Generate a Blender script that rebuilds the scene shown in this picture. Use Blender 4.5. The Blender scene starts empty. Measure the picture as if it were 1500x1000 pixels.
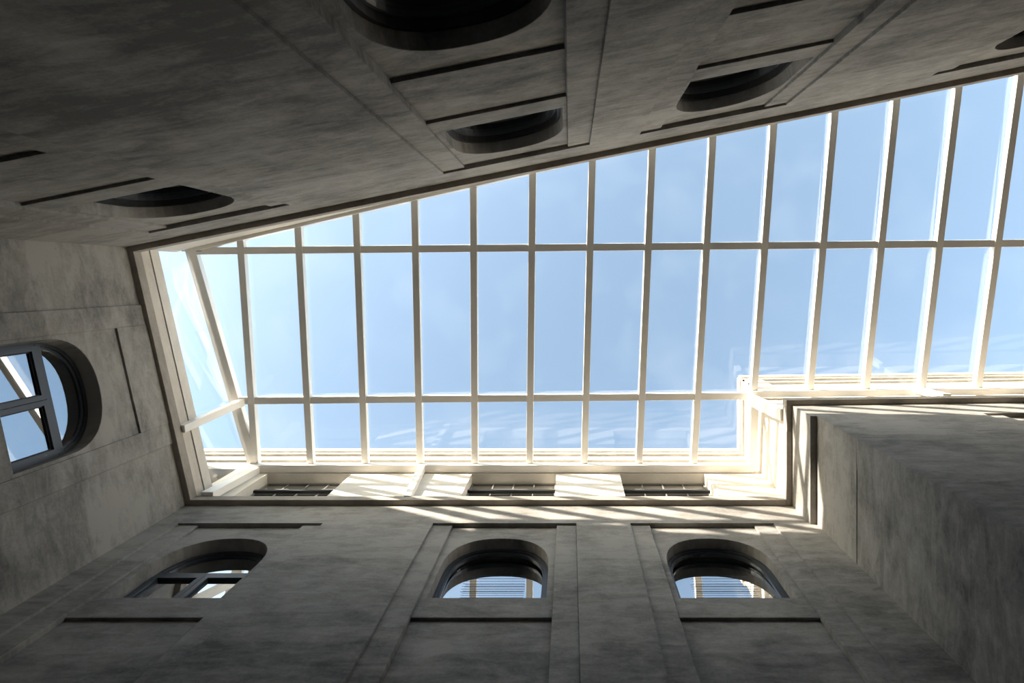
import bpy, bmesh, math, random
from mathutils import Vector
random.seed(7)
C = bpy.context.scene.collection
PI = math.pi
EYE = 1.6                                   # the camera stands at eye height; z below is measured from the eye

# ------------------------------------------------------------------ camera
cd = bpy.data.cameras.new('camera'); cam = bpy.data.objects.new('camera', cd); C.objects.link(cam)
cam.location = (0, 0, EYE); cam.rotation_euler = (PI, 0, 0)          # looking straight up the light well
cd.sensor_width = 36; cd.lens = 820/1500*36
cd.shift_x = -85/1500; cd.shift_y = -93/1500
cd.clip_end = 500
bpy.context.scene.camera = cam

# ------------------------------------------------------------------ sky, sun, exposure
SUN = Vector((-3.33, -2.47, 1.0)).normalized()                          # towards the sun
w = bpy.data.worlds.new('world'); bpy.context.scene.world = w; w.use_nodes = True
nt = w.node_tree; nt.nodes.clear()
def wn(t, **k):
    n = nt.nodes.new(t)
    for a, v in k.items(): setattr(n, a, v)
    return n
out = wn('ShaderNodeOutputWorld'); bg = wn('ShaderNodeBackground')
sky = wn('ShaderNodeTexSky', sky_type='NISHITA')
sky.sun_disc = False
sky.sun_elevation = math.asin(SUN.z)
sky.sun_rotation = math.atan2(SUN.x, SUN.y)
sky.air_density = 1.0; sky.dust_density = 2.5; sky.ozone_density = 1.0
hs = wn('ShaderNodeHueSaturation'); hs.inputs['Saturation'].default_value = 0.88
nt.links.new(sky.outputs[0], hs.inputs['Color'])
tint = wn('ShaderNodeMix', data_type='RGBA', blend_type='MULTIPLY'); tint.inputs[0].default_value = 1.0; tint.inputs[7].default_value = (0.98, 1.05, 1.02, 1)   # clear humid air
nt.links.new(hs.outputs[0], tint.inputs[6]); nt.links.new(tint.outputs[2], bg.inputs[0]); bg.inputs[1].default_value = 0.65
nt.links.new(bg.outputs[0], out.inputs[0])
sl = bpy.data.lights.new('sun', 'SUN'); sun = bpy.data.objects.new('sun', sl); C.objects.link(sun)
sl.energy = 26.0; sl.angle = math.radians(0.6); sl.color = (1.0, 0.90, 0.77)
sun.rotation_euler = SUN.to_track_quat('Z', 'Y').to_euler(); sun.location = (-30, -28, 30)
vs = bpy.context.scene.view_settings
vs.view_transform = 'Standard'; vs.look = 'None'; vs.gamma = 1.0; vs.use_curve_mapping = False
vs.exposure = 0.0

# ------------------------------------------------------------------ materials
def mat(name):
    m = bpy.data.materials.new(name); m.use_nodes = True
    t = m.node_tree; t.nodes.clear()
    return m, t
def node(t, kind, **k):
    n = t.nodes.new(kind)
    for a, v in k.items(): setattr(n, a, v)
    return n
def plaster(name, c_lo, c_hi, scale=0.9, bump=0.3, rough=0.85, lifts=()):
    """trowelled mineral plaster: broad clouds, drawn-out streaks, fine grain"""
    m, t = mat(name)
    o = node(t, 'ShaderNodeOutputMaterial'); b = node(t, 'ShaderNodeBsdfPrincipled')
    b.inputs['Roughness'].default_value = rough; b.inputs['Specular IOR Level'].default_value = 0.25
    g = node(t, 'ShaderNodeNewGeometry')
    n1 = node(t, 'ShaderNodeTexNoise'); n1.inputs['Scale'].default_value = scale; n1.inputs['Detail'].default_value = 9; n1.inputs['Roughness'].default_value = 0.66
    mp = node(t, 'ShaderNodeMapping'); mp.inputs['Scale'].default_value = (1.0, 1.0, 3.4)
    n2 = node(t, 'ShaderNodeTexNoise'); n2.inputs['Scale'].default_value = scale*2.0; n2.inputs['Detail'].default_value = 10; n2.inputs['Roughness'].default_value = 0.72
    n2.inputs['Distortion'].default_value = 0.5
    n3 = node(t, 'ShaderNodeTexNoise'); n3.inputs['Scale'].default_value = 26; n3.inputs['Detail'].default_value = 6; n3.inputs['Roughness'].default_value = 0.7
    t.links.new(g.outputs['Position'], n1.inputs['Vector']); t.links.new(g.outputs['Position'], mp.inputs['Vector'])
    t.links.new(mp.outputs[0], n2.inputs['Vector']); t.links.new(g.outputs['Position'], n3.inputs['Vector'])
    a = node(t, 'ShaderNodeMath', operation='ADD'); t.links.new(n1.outputs['Fac'], a.inputs[0]); t.links.new(n2.outputs['Fac'], a.inputs[1])
    s = node(t, 'ShaderNodeMath', operation='MULTIPLY_ADD'); t.links.new(n3.outputs['Fac'], s.inputs[0]); s.inputs[1].default_value = 0.30; t.links.new(a.outputs[0], s.inputs[2])
    last = s
    if lifts:
        # faint day joints of the trowelled coats: a step in tone at certain heights
        sx = node(t, 'ShaderNodeSeparateXYZ'); t.links.new(g.outputs['Position'], sx.inputs[0])
        wob = node(t, 'ShaderNodeMath', operation='MULTIPLY_ADD'); t.links.new(n1.outputs['Fac'], wob.inputs[0]); wob.inputs[1].default_value = 0.16; t.links.new(sx.outputs[2], wob.inputs[2])
        for z, amt, wid in lifts:
            mr = node(t, 'ShaderNodeMapRange', interpolation_type='SMOOTHSTEP'); mr.inputs['From Min'].default_value = z+EYE+0.08-wid; mr.inputs['From Max'].default_value = z+EYE+0.08+wid
            mr.inputs['To Min'].default_value = -amt/2; mr.inputs['To Max'].default_value = amt/2
            t.links.new(wob.outputs[0], mr.inputs['Value'])
            ad = node(t, 'ShaderNodeMath', operation='ADD'); t.links.new(last.outputs[0], ad.inputs[0]); t.links.new(mr.outputs[0], ad.inputs[1]); last = ad
    r = node(t, 'ShaderNodeMapRange'); r.inputs['From Min'].default_value = 0.90; r.inputs['From Max'].default_value = 1.40
    t.links.new(last.outputs[0], r.inputs['Value'])
    cr = node(t, 'ShaderNodeMix', data_type='RGBA'); cr.inputs[6].default_value = (*c_lo, 1); cr.inputs[7].default_value = (*c_hi, 1)
    t.links.new(r.outputs[0], cr.inputs[0]); t.links.new(cr.outputs[2], b.inputs['Base Color'])
    bp = node(t, 'ShaderNodeBump'); bp.inputs['Strength'].default_value = bump; bp.inputs['Distance'].default_value = 0.02
    t.links.new(s.outputs[0], bp.inputs['Height']); t.links.new(bp.outputs[0], b.inputs['Normal'])
    t.links.new(b.outputs[0], o.inputs[0])
    return m
def paint(name, col, rough=0.5, spec=0.4, metal=0.0, vary=0.06):
    m, t = mat(name)
    o = node(t, 'ShaderNodeOutputMaterial'); b = node(t, 'ShaderNodeBsdfPrincipled')
    b.inputs['Roughness'].default_value = rough; b.inputs['Specular IOR Level'].default_value = spec; b.inputs['Metallic'].default_value = metal
    g = node(t, 'ShaderNodeNewGeometry'); n = node(t, 'ShaderNodeTexNoise'); n.inputs['Scale'].default_value = 3.0; n.inputs['Detail'].default_value = 5
    t.links.new(g.outputs['Position'], n.inputs['Vector'])
    mx = node(t, 'ShaderNodeMix', data_type='RGBA')
    mx.inputs[6].default_value = tuple(c*(1-vary) for c in col)+(1,); mx.inputs[7].default_value = tuple(min(1, c*(1+vary)) for c in col)+(1,)
    t.links.new(n.outputs['Fac'], mx.inputs[0]); t.links.new(mx.outputs[2], b.inputs['Base Color'])
    t.links.new(b.outputs[0], o.inputs[0])
    return m
def glass(name, base_fac, grazing, tint, refl=(1, 1, 1), dirt=0.0, power=2.5):
    """thin pane: clear transmission, mirror reflection that grows towards grazing, a trace of dust"""
    m, t = mat(name)
    o = node(t, 'ShaderNodeOutputMaterial')
    tr = node(t, 'ShaderNodeBsdfTransparent'); tr.inputs[0].default_value = (*tint, 1)
    gl = node(t, 'ShaderNodeBsdfGlossy'); gl.inputs['Color'].default_value = (*refl, 1); gl.inputs['Roughness'].default_value = 0.0
    lw = node(t, 'ShaderNodeLayerWeight'); lw.inputs['Blend'].default_value = 0.5
    p = node(t, 'ShaderNodeMath', operation='POWER'); t.links.new(lw.outputs['Facing'], p.inputs[0]); p.inputs[1].default_value = power
    f = node(t, 'ShaderNodeMath', operation='MULTIPLY_ADD', use_clamp=True); t.links.new(p.outputs[0], f.inputs[0]); f.inputs[1].default_value = grazing; f.inputs[2].default_value = base_fac
    mx = node(t, 'ShaderNodeMixShader'); t.links.new(f.outputs[0], mx.inputs[0]); t.links.new(tr.outputs[0], mx.inputs[1]); t.links.new(gl.outputs[0], mx.inputs[2])
    last = mx
    if dirt:
        g = node(t, 'ShaderNodeNewGeometry'); n = node(t, 'ShaderNodeTexNoise'); n.inputs['Scale'].default_value = 0.8; n.inputs['Detail'].default_value = 6; n.inputs['Distortion'].default_value = 0.3
        t.links.new(g.outputs['Position'], n.inputs['Vector'])
        r = node(t, 'ShaderNodeMapRange'); r.inputs['From Min'].default_value = 0.5; r.inputs['From Max'].default_value = 0.75; r.inputs['To Min'].default_value = dirt*0.3; r.inputs['To Max'].default_value = dirt
        t.links.new(n.outputs['Fac'], r.inputs['Value'])
        ts = node(t, 'ShaderNodeBsdfTranslucent'); ts.inputs[0].default_value = (0.9, 0.9, 0.88, 1)
        m2 = node(t, 'ShaderNodeMixShader'); t.links.new(r.outputs[0], m2.inputs[0]); t.links.new(mx.outputs[0], m2.inputs[1]); t.links.new(ts.outputs[0], m2.inputs[2])
        last = m2
    t.links.new(last.outputs[0], o.inputs[0])
    return m
M = dict(
    wall=plaster('grey_plaster', (0.110, 0.104, 0.095), (0.335, 0.314, 0.286), lifts=((8.0, 0.12, 0.02), (6.15, 0.09, 0.02), (4.75, 0.08, 0.05), (8.75, -0.05, 0.2))),
    cornice=plaster('cornice_plaster', (0.25, 0.222, 0.19), (0.38, 0.342, 0.295), scale=1.5, bump=0.12),
    cream=plaster('cream_render', (0.60, 0.56, 0.50), (0.70, 0.66, 0.59), scale=1.3, bump=0.06),
    band=plaster('pale_stone_band', (0.50, 0.45, 0.39), (0.62, 0.57, 0.50), scale=1.3, bump=0.1),
    outer=plaster('darker_cream_render', (0.36, 0.33, 0.275), (0.52, 0.48, 0.40), scale=1.6, bump=0.1),  # cream render at lower albedo, so the sunlit parapets burn out less
    outer_band=plaster('darker_stone_band', (0.20, 0.19, 0.165), (0.32, 0.30, 0.26), scale=1.6, bump=0.1),  # band stone with its albedo lowered likewise
    white=paint('white_painted_metal', (0.90, 0.865, 0.81), rough=0.42),
    frame=paint('anthracite_frame', (0.045, 0.05, 0.058), rough=0.38, spec=0.5),
    black=paint('black_iron', (0.015, 0.015, 0.016), rough=0.5),
    lattice=paint('grey_painted_iron', (0.20, 0.20, 0.19), rough=0.5),
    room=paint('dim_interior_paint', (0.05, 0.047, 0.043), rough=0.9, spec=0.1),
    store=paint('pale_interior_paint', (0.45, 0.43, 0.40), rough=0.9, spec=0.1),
    floor=plaster('stone_floor', (0.07, 0.065, 0.06), (0.12, 0.112, 0.10), scale=0.8, bump=0.05),
    roof_glass=glass('skylight_glass', 0.035, 0.85, (0.985, 0.99, 0.99), dirt=0.018, power=5.0),
    window_glass=glass('window_glass', 0.50, 0.60, (0.45, 0.47, 0.48), refl=(0.93, 0.96, 1.0)),
    lattice_glass=glass('lattice_glass', 0.6, 0.4, (0.8, 0.82, 0.82)),
)

# ------------------------------------------------------------------ builders
WO = {}                                                   # world origin of every object
def link(name, verts, faces, m, parent=None, bevel=0.0, smooth=False):
    """one mesh object from world-space vertices, its origin at its own centre, parented without rotation"""
    vs_ = [Vector(v) for v in verts]
    lo = Vector([min(v[i] for v in vs_) for i in range(3)]); hi = Vector([max(v[i] for v in vs_) for i in range(3)])
    org = (lo+hi)/2
    me = bpy.data.meshes.new(name); me.from_pydata([v-org for v in vs_], [], faces); me.update()
    bm = bmesh.new(); bm.from_mesh(me); bmesh.ops.recalc_face_normals(bm, faces=bm.faces); bm.to_mesh(me); bm.free()
    me.materials.append(M[m])
    o = bpy.data.objects.new(name, me); C.objects.link(o)
    o.location = org + Vector((0, 0, EYE)); WO[o.name] = org
    if parent is not None:
        o.parent = parent; o.location = org - WO[parent.name]
    if bevel:
        b = o.modifiers.new('soft_edge', 'BEVEL'); b.width = bevel; b.segments = 2; b.limit_method = 'ANGLE'; b.angle_limit = math.radians(50)
    return o
def empty(name, loc):
    o = bpy.data.objects.new(name, None); C.objects.link(o); o.location = Vector(loc)+Vector((0, 0, EYE)); WO[o.name] = Vector(loc)
    o.empty_display_size = 0.2
    return o
def tag(o, label=None, category=None, kind=None, group=None):
    if label: o['label'] = label
    if category: o['category'] = category
    if kind: o['kind'] = kind
    if group: o['group'] = group
    return o
BOXF = [(0, 1, 3, 2), (4, 6, 7, 5), (0, 4, 5, 1), (2, 3, 7, 6), (0, 2, 6, 4), (1, 5, 7, 3)]
class Wall:
    """a vertical wall plane: s runs along it, z up, d into the wall away from the courtyard"""
    def __init__(self, p, q, inward):
        self.p = Vector((p[0], p[1], 0)); d = Vector((q[0]-p[0], q[1]-p[1], 0)); self.L = d.length; self.t = d.normalized()
        n = Vector((-self.t.y, self.t.x, 0))
        if n.dot(Vector((inward[0], inward[1], 0))) > 0: n = -n
        self.n = n
    def P(self, s, z, d): 
        v = self.p + self.t*s + self.n*d; return Vector((v.x, v.y, z))
    def box(self, s0, s1, z0, z1, d0, d1):
        return [self.P(s, z, d) for s in (s0, s1) for z in (z0, z1) for d in (d0, d1)]
    def S(self, x=None, y=None):
        return (x-self.p.x)/self.t.x if x is not None else (y-self.p.y)/self.t.y
def boxes(name, lst, m, parent=None, bevel=0.0):
    V, F = [], []
    for b in lst:
        k = len(V); V += b; F += [tuple(i+k for i in f) for f in BOXF]
    return link(name, V, F, m, parent, bevel)
def beam(name, a, b, wid, hei, m, parent, up=(0, 0, 1), bevel=0.006):
    """a straight bar from a to b: wid across, hei along up"""
    a, b = Vector(a), Vector(b); t = (b-a).normalized(); u = Vector(up); s = t.cross(u).normalized(); u = s.cross(t).normalized()
    V = [p+s*x*wid/2+u*y*hei/2 for p in (a, b) for x in (-1, 1) for y in (-1, 1)]
    return link(name, V, BOXF, m, parent, bevel)
def slab(name, pts, th, m, parent, up=None):
    """a flat pane of thickness th over a polygon"""
    pts = [Vector(p) for p in pts]; n = (pts[1]-pts[0]).cross(pts[2]-pts[0]).normalized()*th; k = len(pts)
    V = pts+[p+n for p in pts]
    F = [tuple(range(k)), tuple(range(2*k-1, k-1, -1))]+[(i, (i+1) % k, (i+1) % k+k, i+k) for i in range(k)]
    return link(name, V, F, m, parent)

# window openings: flattened arch over straight jambs
Z_SPRING, Z_APEX, Z_SILL = 7.95, 8.76, 7.14
def outline(c, a, z0, zs, za, inset=0.0, n=20):
    """points round the opening, from bottom left up over the arch to bottom right"""
    a -= inset; za -= inset; z0 += inset; pts = [(c-a, z0)]
    for i in range(n+1):
        th = PI-PI*i/n; x, y = math.cos(th), math.sin(th); e = 2/2.35
        pts.append((c+a*math.copysign(abs(x)**e, x), zs+(za-zs)*abs(y)**e))
    pts.append((c+a, z0))
    return pts
def arch_slab(name, W, s0, s1, zb, zt, d0, d1, op, m, parent, bevel=0.0):
    """rectangular plaster slab with an arched hole right through it"""
    n = len(op); V, F = [], []
    # outer points paired with the opening points: jambs with the sides, arch with the top edge
    outer = []
    for i, (s, z) in enumerate(op):
        if i == 0: outer.append((s0, zb))
        elif i == n-1: outer.append((s1, zb))
        elif i == 1: outer.append((s0, zt))
        elif i == n-2: outer.append((s1, zt))
        else: outer.append((s0+(s1-s0)*(s-op[1][0])/(op[n-2][0]-op[1][0]), zt))
    for d in (d0, d1):
        for s, z in op: V.append(W.P(s, z, d))
        for s, z in outer: V.append(W.P(s, z, d))
    N = 2*n
    for base, flip in ((0, False), (N, True)):
        for i in range(n-1):
            F.append((base+i, base+i+1, base+n+i+1, base+n+i))
        F.append((base+n-1, base+0, base+n, base+n+n-1))
    for i in range(n):
        j = (i+1) % n
        F.append((i, j, N+j, N+i)); F.append((n+i, n+j, N+n+j, N+n+i))
    return link(name, V, F, m, parent, bevel)
def ring(name, W, outer, inner, d0, d1, m, parent):
    n = len(outer); V = []
    for d in (d0, d1):
        V += [W.P(s, z, d) for s, z in outer]+[W.P(s, z, d) for s, z in inner]
    F = []; N = 2*n
    for i in range(n):
        j = (i+1) % n
        F += [(i, j, n+j, n+i), (N+i, N+n+i, N+n+j, N+j), (i, N+i, N+j, j), (n+i, n+j, N+n+j, N+n+i)]
    return link(name, V, F, m, parent)
def pane(name, W, pts, d, m, parent, th=0.012):
    return slab(name, [W.P(s, z, d) for s, z in pts], th, m, parent)
WIN = [0]
def arched_window(W, c, a, zoff, d, style, label):
    """anthracite window set back in its reveal; zoff shifts it to another storey"""
    WIN[0] += 1
    z0, zs, za = Z_SILL+zoff, Z_SPRING+zoff, Z_APEX+zoff
    e = empty('window_%d' % WIN[0], W.P(c, z0, d)); tag(e, label, 'window', 'structure')
    o = outline(c, a+0.02, z0-0.03, zs, za+0.02); i1 = outline(c, a-0.05, z0+0.03, zs, za-0.05)
    deep = 0.10 if style == 'plain' else 0.0                     # the shaded windows have deep black frames
    fm = 'black' if style == 'plain' else 'frame'
    fr = ring('window_frame', W, o, i1, d, d+0.08+deep, fm, e)
    i2 = outline(c, a-0.085, z0+0.06, zs, za-0.085)
    ring('glazing_bead', W, i1, i2, d+0.03+deep*0.6, d+0.075+deep, 'frame', fr)
    if style == 'casement':
        zt = 8.02+zoff
        boxes('transom', [W.box(c-a+0.03, c+a-0.03, zt, zt+0.075, d-0.01, d+0.07)], 'frame', e, 0.004)
        top = [p for p in i2 if p[1] >= zt+0.07]
        top = [(top[0][0], zt+0.07)]+top+[(top[-1][0], zt+0.07)]
        pane('arched_pane', W, top, d+0.05, 'window_glass', e)
        for sgn in (-1, 1):
            x0, x1 = (c-a+0.05, c-0.004) if sgn < 0 else (c+0.004, c+a-0.05)
            q = [(x0, z0+0.03), (x0, zt-0.006), (x1, zt-0.006), (x1, z0+0.03)]
            b = 0.072; r = [(x0+b, z0+0.03+b), (x0+b, zt-0.006-b), (x1-b, zt-0.006-b), (x1-b, z0+0.03+b)]
            sh = ring('sash', W, q, r, d-0.025, d+0.05, 'frame', e)
            b2 = b+0.018; r2 = [(x0+b2, z0+0.03+b2), (x0+b2, zt-0.006-b2), (x1-b2, zt-0.006-b2), (x1-b2, z0+0.03+b2)]
            ring('glazing_bead', W, r, r2, d+0.005, d+0.04, 'black', sh)
            pane('pane', W, [(x0+b-0.01, z0+0.02+b), (x0+b-0.01, zt+0.004-b), (x1-b+0.01, zt+0.004-b), (x1-b+0.01, z0+0.02+b)], d+0.02, 'window_glass', sh)
    else:
        # tilted in at the top, as these windows stand
        lean = math.tan(math.radians(2.9)) if style == 'wires' else 0.0
        slab('pane', [W.P(s_, z_, d+0.05+deep+(z_-z0)*lean) for s_, z_ in i2], 0.012, 'window_glass', e)
        if style == 'wires':
            for k in range(7):
                z = 7.62+zoff+k*0.066
                beam('guard_wire', W.P(c-0.43, z, d+0.035), W.P(c+0.43, z, d+0.035), 0.004, 0.004, 'frame', e, bevel=0)
    # the dim room behind
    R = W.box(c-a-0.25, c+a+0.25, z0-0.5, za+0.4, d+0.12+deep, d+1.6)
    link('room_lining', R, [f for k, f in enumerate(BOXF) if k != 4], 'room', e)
    return e
Z_CORN, Z_BAY, Z_SLAB, Z_BAY2 = 9.84, 9.14, 6.72, 5.42
FLOOR = -EYE
TH = 0.45
D_STRIP, D_SLAB, D_SPAN, D_LOW = 0.035, 0.075, 0.115, 0.16
def bayed_wall(name, W, s0, s1, bays, label, lip=0.10, lift=0.0, lower=(), corn0=None, corn1=None):
    """plaster wall with sunk window bays: bays = [(centre, half bay, half slab, half opening, style, window label)]"""
    lst = [W.box(s0, s1, Z_BAY, Z_CORN, 0, TH)]
    edge = s0
    for (c, h, *_r) in bays:
        lst.append(W.box(edge, c-h, FLOOR, Z_BAY, 0, TH)); edge = c+h
    lst.append(W.box(edge, s1, FLOOR, Z_BAY, 0, TH))
    o = boxes(name, lst, 'wall'); tag(o, label, 'wall', 'structure')
    cb = boxes('cornice', [W.box(corn0 if corn0 is not None else s0, corn1 if corn1 is not None else s1, Z_CORN+lift, Z_CORN+0.18+lift, -lip, TH)], 'cornice', o, 0.008)
    for k, (c, h, sh, a, style, wl) in enumerate(bays):
        for sg in (-1, 1):
            x = sorted((c+sg*sh, c+sg*h))
            boxes('pilaster_strip', [W.box(x[0], x[1], FLOOR, Z_BAY, D_STRIP, TH)], 'wall', o, 0.008)
        arch_slab('window_surround', W, c-sh, c+sh, Z_SLAB, Z_BAY, D_SLAB, D_SLAB+0.36, outline(c, a, Z_SILL, Z_SPRING, Z_APEX), 'wall', o, 0.008)
        boxes('spandrel', [W.box(c-sh, c+sh, Z_BAY2, Z_SLAB, D_SPAN, TH)], 'wall', o, 0.006)
        arched_window(W, c, a, 0, D_SLAB+{'wires': 0.16, 'plain': 0.17, 'casement': 0.20}[style], style, wl)
        zo = Z_BAY2-Z_BAY
        if k in lower:
            arch_slab('window_surround', W, c-sh, c+sh, Z_SLAB+zo, Z_BAY2, D_LOW, D_LOW+0.34, outline(c, a, Z_SILL+zo, Z_SPRING+zo, Z_APEX+zo), 'wall', o, 0.008)
            boxes('spandrel', [W.box(c-sh, c+sh, FLOOR, Z_SLAB+zo, D_LOW+0.04, TH)], 'wall', o, 0.006)
            arched_window(W, c, a, zo, D_LOW+0.17, 'plain', lower[k])
        else:
            boxes('lower_panel', [W.box(c-sh, c+sh, FLOOR, Z_BAY2, D_LOW, TH)], 'wall', o, 0.006)
    return o

# ------------------------------------------------------------------ the light well: plan
BL = (-7.80, -0.54); BR = (7.98, -3.72); FL = (-6.756, 4.00); FR = (3.906, 4.00); ST = (3.906, 2.244)
WB = Wall(BL, BR, (0, 1)); WF = Wall(FL, FR, (0, -1)); WL = Wall(BL, FL, (1, 0))
WS = Wall(FR, ST, (-1, 0)); WK = Wall(ST, (11.9, 2.145), (0, -1))
X_END = 11.9

fl = boxes('floor', [[Vector((x, y, z)) for x in (-9.5, 13) for z in (FLOOR-0.2, FLOOR) for y in (-7.5, 6)]], 'floor')
tag(fl, 'pale stone courtyard floor at the foot of the plaster walls', 'floor', 'structure')

wb = bayed_wall('wall_back', WB, -0.6, 20.3, [
    (2.12, 1.17, 0.86, 0.80, 'plain', 'dark arched window nearest the left wall, high in the deeply shaded upper wall'),
    (7.07, 1.215, 0.86, 0.80, 'plain', 'dark arched window just under the cornice, directly above the big lower arch opening'),
    (10.34, 1.22, 0.86, 0.80, 'plain', 'dark arched window third from the left corner along the shaded upper wall'),
    (15.20, 1.22, 0.86, 0.80, 'plain', 'dark arched window cut by the right edge of the photo, farthest along the shaded wall')],
    'long dark grey plaster wall receding along the top of the skylight', lower={1: 'large black arched window at the lower storey, cut by the top edge of the photo'})
wf = bayed_wall('wall_front', WF, -0.45, WF.L+0.2, [
    (WF.S(x=-5.215), 1.18, 0.85, 0.76, 'casement', 'arched window with two casements beside the left corner, under the sunlit clerestory'),
    (WF.S(x=-1.066), 1.17, 0.85, 0.76, 'wires', 'arched window in the middle bay, mirroring pale sky behind thin wires'),
    (WF.S(x=2.153), 1.17, 0.85, 0.76, 'wires', 'arched window beside the stepped corner, mirroring pale sky behind thin wires')],
    'grey plaster wall with three arched window bays below the bright clerestory', corn0=-0.45, corn1=WF.L-0.1, lift=0.0015)

# left wall: here the bay stands slightly proud of the plain wall
def left_wall():
    W = WL; c, h, sh, a = 2.29, 1.25, 0.885, 0.835
    o = boxes('wall_left', [W.box(-0.4, c-h, FLOOR, Z_CORN, 0, TH), W.box(c+h, W.L+0.4, FLOOR, Z_CORN, 0, TH), W.box(c-h, c+h, 9.20, Z_CORN, 0, TH)], 'wall')
    tag(o, 'short grey plaster end wall with one arched window', 'wall', 'structure')
    boxes('cornice', [W.box(-0.1, W.L+0.1, Z_CORN+0.003, Z_CORN+0.183, -0.10, TH)], 'cornice', o, 0.008)
    for sg in (-1, 1):
        x = sorted((c+sg*sh, c+sg*h)); boxes('pilaster_strip', [W.box(x[0], x[1], FLOOR, Z_CORN, -0.030, TH)], 'wall', o, 0.008)
    boxes('frieze_panel', [W.box(c-sh, c+sh, 9.20, Z_CORN, -0.040, 0.2)], 'wall', o, 0.006)
    arch_slab('window_surround', W, c-sh, c+sh, Z_SLAB, 9.20, -0.006, 0.30, outline(c, a, Z_SILL, Z_SPRING, 8.66), 'wall', o, 0.008)
    boxes('spandrel', [W.box(c-sh, c+sh, FLOOR, Z_SLAB, 0.04, TH)], 'wall', o, 0.006)
    global Z_APEX
    keep = Z_APEX; Z_APEX = 8.66
    arched_window(W, c, a, 0, 0.22, 'casement', 'arched window with two casements mirroring deep blue sky at the left edge')
    Z_APEX = keep
    return o
wl = left_wall()

# stepped corner: a return wall facing left and the block wall facing the back wall
def return_wall():
    W = WS; L = W.L
    o = boxes('wall_right', [W.box(-0.2, L, 9.10, Z_CORN, 0, TH)], 'wall')
    tag(o, 'narrow plaster return wall of the stepped corner, sunlit at its top', 'wall', 'structure')
    boxes('upper_panel', [W.box(0.0, L-0.05, 7.84, 9.10, 0.105, TH)], 'wall', o)
    boxes('lower_panel', [W.box(0.0, L-0.05, FLOOR, 7.83, 0.112, TH)], 'wall', o)
    boxes('cornice', [W.box(-0.02, L-TH, Z_CORN, Z_CORN+0.18, -0.10, TH)], 'cornice', o, 0.008)
    return o
wr = return_wall()
def block_wall():
    W = WK; s1 = W.S(x=X_END); c, h, sh, a = W.S(x=7.92), 1.18, 0.85, 0.76
    o = boxes('wall_right_block', [W.box(0.0, s1, Z_BAY, Z_CORN, 0, TH), W.box(0.105, c-h, FLOOR, Z_BAY, 0, TH), W.box(c+h, s1, FLOOR, Z_BAY, 0, TH)], 'wall')
    tag(o, 'dark plaster wall of the projecting block, sunlit only in a strip under its cornice', 'wall', 'structure')
    boxes('cornice', [W.box(-0.10, s1, Z_CORN, Z_CORN+0.18, -0.10, TH)], 'cornice', o, 0.008)
    for sg in (-1, 1):
        x = sorted((c+sg*sh, c+sg*h)); boxes('pilaster_strip', [W.box(x[0], x[1], FLOOR, Z_BAY, D_STRIP, TH)], 'wall', o, 0.008)
    boxes('bay_panel', [W.box(c-sh, c+sh, FLOOR, Z_BAY, D_SLAB, TH)], 'wall', o, 0.006)
    return o
wk = block_wall()
we = boxes('wall_end', [[Vector((x, y, z)) for x in (X_END, X_END+0.4) for z in (FLOOR, 11.42) for y in (-6, 4)]], 'wall')
tag(we, 'plain plaster wall closing the far right end of the light well', 'wall', 'structure')

cl = boxes('darkening_slab', [[Vector((x, y, z)) for x in (9.50, X_END+0.4) for z in (11.42, 11.62) for y in (-6, 3.0)]], 'wall')  # unseen slab added to keep sky light off the right end
tag(cl, 'unseen slab added beyond the last panes to darken the right end', 'darkening_slab', 'structure')

# unseen wing added on the left, shaped to keep the low sun off that corner
WN_ = Wall((-11.83, -3.40), (-11.0, -1.77), (1, 0))
nb = boxes('sun_block_wing', [WN_.box(-5, 11, FLOOR, 11.97, 0, 4)], 'wall'); tag(nb, 'unseen wing added outside the left end to block the low sun', 'wall', 'structure')
boxes('sun_block_coping', [WN_.box(-5, 11, 11.97, 12.15, -0.0, 4.1)], 'cornice', nb)

# ------------------------------------------------------------------ clerestory walls and parapets above the cornice
ZC0, ZC1 = Z_CORN+0.18, 11.60
def lattice_window(W, c, hw, zb, zt, d, label):
    WIN[0] += 1
    e = empty('window_%d' % WIN[0], W.P(c, zb, d)); tag(e, label, 'window', 'structure')
    ring('window_frame', W, [(c-hw, zb), (c-hw, zt), (c+hw, zt), (c+hw, zb)], [(c-hw+0.035, zb+0.035), (c-hw+0.035, zt-0.035), (c+hw-0.035, zt-0.035), (c+hw-0.035, zb+0.035)], d, d+0.06, 'lattice', e)
    boxes('casement_rail', [W.box(c-hw-0.02, c+hw+0.02, 10.90, 10.955, d-0.05, d+0.04)], 'black', e)
    x0, x1, z0, z1 = c-hw+0.035, c+hw-0.035, zb+0.035, zt-0.035
    zr = [z0, 10.42, 10.66, 10.90, 11.13, z1]
    for k in range(1, 4):
        x = x0+(x1-x0)*k/4; boxes('glazing_bar', [W.box(x-0.012, x+0.012, z0, z1, d+0.005, d+0.045)], 'lattice', e)
    for z in zr[1:-1]:
        boxes('glazing_bar', [W.box(x0, x1, z-0.011, z+0.011, d+0.008, d+0.04)], 'lattice', e)
    for k in range(4):
        for j in range(len(zr)-1):
            a, b = x0+(x1-x0)*k/4+0.012, x0+(x1-x0)*(k+1)/4-0.012
            pane('pane', W, [(a, zr[j]+0.011), (a, zr[j+1]-0.011), (b, zr[j+1]-0.011), (b, zr[j]+0.011)], d+0.02, 'lattice_glass', e, 0.006)
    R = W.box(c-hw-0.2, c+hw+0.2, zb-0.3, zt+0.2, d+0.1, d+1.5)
    link('room_lining', R, [f for k, f in enumerate(BOXF) if k != 4], 'store', e)
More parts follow.
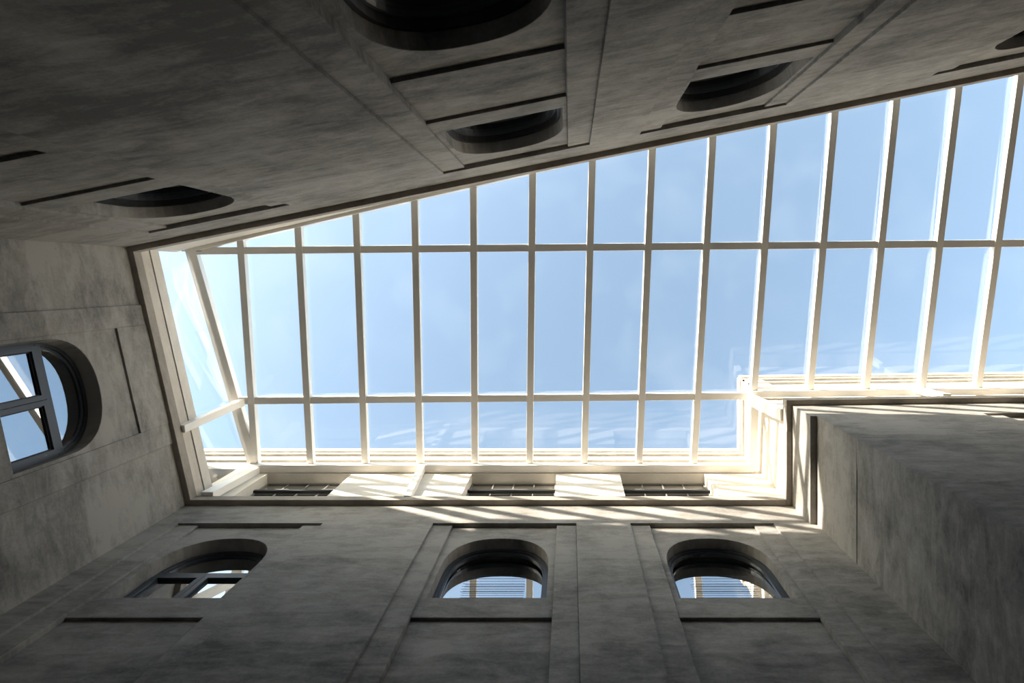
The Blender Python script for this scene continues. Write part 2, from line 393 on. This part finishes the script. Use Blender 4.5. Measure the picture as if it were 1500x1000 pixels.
def holed(W, s0, s1, z0, z1, d0, d1, holes):
    """boxes of a wall with rectangular holes (c, hw, zb, zt)"""
    L = []; e = s0
    for c, hw, zb, zt in holes:
        L += [W.box(e, c-hw, z0, z1, d0, d1), W.box(c-hw, c+hw, z0, zb, d0, d1), W.box(c-hw, c+hw, zt, z1, d0, d1)]; e = c+hw
    L.append(W.box(e, s1, z0, z1, d0, d1))
    return L
HZ0, HZ1 = 10.15, 11.41
holes = [(WF.S(x=x), 0.86, HZ0, HZ1) for x in (-5.31, -1.14, 1.87)]
boxes('clerestory_wall', holed(WF, -0.2, WF.L, ZC0, 11.8, -0.01, 0.35, holes), 'cream', wf)
for (c, hw, zb, zt), l in zip(holes, ('small lattice window in the clerestory nearest the left corner, half in shade', 'small lattice window in the middle of the sunlit clerestory', 'small lattice window in the clerestory nearest the stepped corner')):
    lattice_window(WF, c, hw, zb, zt, 0.19, l)
boxes('clerestory_wall', [WS.box(0.0, WS.L-0.2, ZC0, 11.8, -0.005, 0.35)], 'cream', wr)
SK = WK.S(x=X_END)
boxes('clerestory_wall', [WK.box(0.2, SK, ZC0, 11.5, 0.2, 0.55)], 'cream', wk)
def parapet(W, s0, s1, zb, parent, off=0.0):
    p = boxes('parapet', [W.box(s0, s1, zb, 12.62, off+0.0, off+0.4)], 'outer', parent)
    boxes('parapet_band', [W.box(s0, s1, 12.22, 12.32, off-0.05, off+0.02)], 'outer_band', p)
    boxes('parapet_band', [W.box(s0, s1, 12.62, 12.74, off-0.05, off+0.42)], 'outer_band', p)
    boxes('parapet_coping', [W.box(s0, s1, 12.74, 12.92, off-0.09, off+0.45)], 'outer', p, 0.02)
parapet(WF, -3.5, WF.L, 11.8, wf, 0.02)
parapet(WS, -0.02, WS.L-0.05, 11.8, wr, 0.03)
parapet(WK, -0.02, SK, 11.5, wk, 0.09)

# upstands of the skylight on the back and left walls
def roof_z(y): return 11.05+0.13*y                       # underside of the rafters
def yb(x): return -0.575-0.224*(x+7.44)                 # back eave line in plan
bx0, bx1 = -7.75, X_END+0.2
V = []
for x in (bx0, bx1):
    y = yb(x)
    for yy in (y, y-0.3):
        V += [Vector((x, yy, ZC0-0.02)), Vector((x, yy, roof_z(y)+0.02))]
link('upstand', V, [(0, 1, 5, 4), (2, 6, 7, 3), (0, 2, 3, 1), (4, 5, 7, 6), (1, 3, 7, 5), (0, 4, 6, 2)], 'cream', wb)
for name, z0, z1, d0, m in (('upstand', ZC0, 10.23, -0.085, 'band'), ('upstand_groove', 10.23, 10.26, -0.07, 'cornice'), ('upstand_cap', 10.26, 10.47, -0.09, 'cream')):
    boxes(name, [WL.box(0.0, WL.L+0.05, z0, z1, d0, 0.3)], m, wl)

# ------------------------------------------------------------------ the skylight
sk = empty('skylight', (0, 0, 11.05)); tag(sk, 'white framed glass skylight roofing the light well', 'skylight')
RW, RH = 0.135, 0.12
Y1, Y2, Y3 = -0.589, 2.44, 3.86
def rx(i, y):
    a = -6.463+1.1427*i; b = -6.488+1.1357*i
    return a+(b-a)*(y-Y1)/(Y2-Y1)
def on(x, y, up=0.0): return Vector((x, y, roof_z(y)+up))
def back_y(i):                                            # where rafter i meets the back eave
    y = -2.0
    for _ in range(20): y = yb(rx(i, y))
    return y
EDGE_T, EDGE_B = (-7.44, -0.48), (-6.54, 3.90)
def ex(y): return EDGE_T[0]+(EDGE_B[0]-EDGE_T[0])*(y-EDGE_T[1])/(EDGE_B[1]-EDGE_T[1])
N = 15
def y_front(i): return Y3 if i <= 8 else 2.36
for i in range(N):
    a, b = back_y(i)-0.02, y_front(i)
    if i == 0: b = 3.83
    beam('rafter', on(rx(i, a), a, RH/2), on(rx(i, b), b, RH/2), RW, RH, 'white', sk)
# purlins between the rafters, so each is its own bar
def purlin(y_of, x_from, x_to, name='purlin', wd=0.14, hh=0.11):
    beam(name, on(x_from, y_of(x_from), RH/2+0.002), on(x_to, y_of(x_to), RH/2+0.002), wd, hh, 'white', sk)
lin = lambda xa, ya, xb, yb_: (lambda x: ya+(yb_-ya)*(x-xa)/(xb-xa))
p1 = lin(-7.3, -0.53, 8.8, -0.68); p2 = lin(-6.6, 2.50, 3.7, 2.40)
purlin(p1, ex(-0.45), 9.6)
purlin(p2, ex(2.5), 3.62)
# eaves, edge rafter, corner beams
beam('eaves_beam', (-7.5, yb(-7.5), roof_z(yb(-7.5))+0.05), (9.6, yb(9.6), roof_z(yb(9.6))+0.05), 0.13, 0.16, 'white', sk)
beam('edge_rafter', on(EDGE_T[0]-0.02, EDGE_T[1]-0.1, RH/2), on(EDGE_B[0], EDGE_B[1], RH/2), 0.2, RH+0.01, 'white', sk)
beam('eaves_beam', (-6.6, 3.905, 11.52), (3.76, 3.905, 11.52), 0.155, 0.14, 'white', sk)
beam('eaves_beam', (3.745, 2.30, roof_z(2.3)+0.02), (3.745, 3.95, roof_z(3.9)-0.02), 0.16, 0.15, 'white', sk)
beam('eaves_beam', (3.67, 2.345, 11.325), (9.6, 2.27, 11.315), 0.13, 0.13, 'white', sk)
# posts on the cornice
beam('post', (-6.95, 2.70, 10.02), (-6.66, 2.52, 11.36), 0.13, 0.14, 'white', sk, up=(0, 1, 0))
beam('post', (-6.50, 3.90, 10.02), (-6.46, 3.93, 11.46), 0.22, 0.14, 'white', sk, up=(0, 1, 0))
beam('post', (-2.91, 3.955, 10.0), (-3.03, 3.89, 11.46), 0.125, 0.14, 'white', sk, up=(0, 1, 0))
beam('post', (3.83, 2.45, 10.02), (3.66, 2.46, 11.32), 0.14, 0.21, 'white', sk, up=(0, 1, 0))
beam('post', (6.75, 2.13, 10.02), (7.05, 2.27, 11.28), 0.14, 0.12, 'white', sk, up=(0, 1, 0))
beam('tie_rod', (-7.62, -0.53, 10.98), (-7.1, -0.53, 11.0), 0.015, 0.015, 'frame', sk)
# panes: one per cell, lying on the bars
GZ = RH+0.004
def cell(pts):
    slab('glass_pane', [on(x, y, GZ) for x, y in pts], 0.012, 'roof_glass', sk)
g = 0.012
def row(i, ya, yb_):
    """cell between rafter i and i+1 from ya(x) to yb_(x)"""
    P = lambda k, f, e: (lambda x: (x, f(x)))(rx(k, 1.0)+e)
    x0, x1 = rx(i, 1.0)+g, rx(i+1, 1.0)-g
    cell([(x0, ya(x0)+g), (x1, ya(x1)+g), (x1, yb_(x1)-g), (x0, yb_(x0)-g)])
pr = lin(3.67, 2.33, X_END, 2.24)
for i in range(N-1):
    row(i, yb, p1)
    if i < 8:
        row(i, p1, p2); row(i, p2, lambda x: 3.92)
    elif i == 8:
        row(i, p1, p2)
        cell([(rx(8, 3)+g, p2(2.7)+g), (3.70, p2(3.7)+g), (3.70, 3.90), (rx(8, 3)+g, 3.90)])
    else:
        row(i, p1, pr)
# beside the first rafter: narrow tapering panes
cell([(ex(-0.5)+0.02, yb(-7.4)+0.01), (rx(0, 1)-g, yb(-6.5)+0.01), (rx(0, 1)-g, p1(-6.5)-g), (ex(-0.55)+0.02, p1(-7.4)-g)])
cell([(ex(-0.45), p1(-7.4)+g), (rx(0, 1)-g, p1(-6.5)+g), (rx(0, 1)-g, p2(-6.5)-g), (ex(2.4), p2(-6.8)-g)])
cell([(ex(2.55), p2(-6.8)+g), (rx(0, 1)-g, p2(-6.5)+g), (rx(0, 1)-g, 3.75), (ex(3.75), 3.75)])
# sloping glazing down the left side, from the edge rafter to the upstand
def lp(f, top):
    y = -0.5+4.42*f
    return Vector((ex(y)-0.02, y, roof_z(y)+0.02)) if top else WL.P(0.02+4.53*f, 10.47, -0.05)
for f0, f1 in ((0.0, 0.345), (0.35, 0.695), (0.70, 1.0)):
    slab('glass_pane', [lp(f0, 0), lp(f1, 0), lp(f1, 1), lp(f0, 1)], 0.012, 'roof_glass', sk)
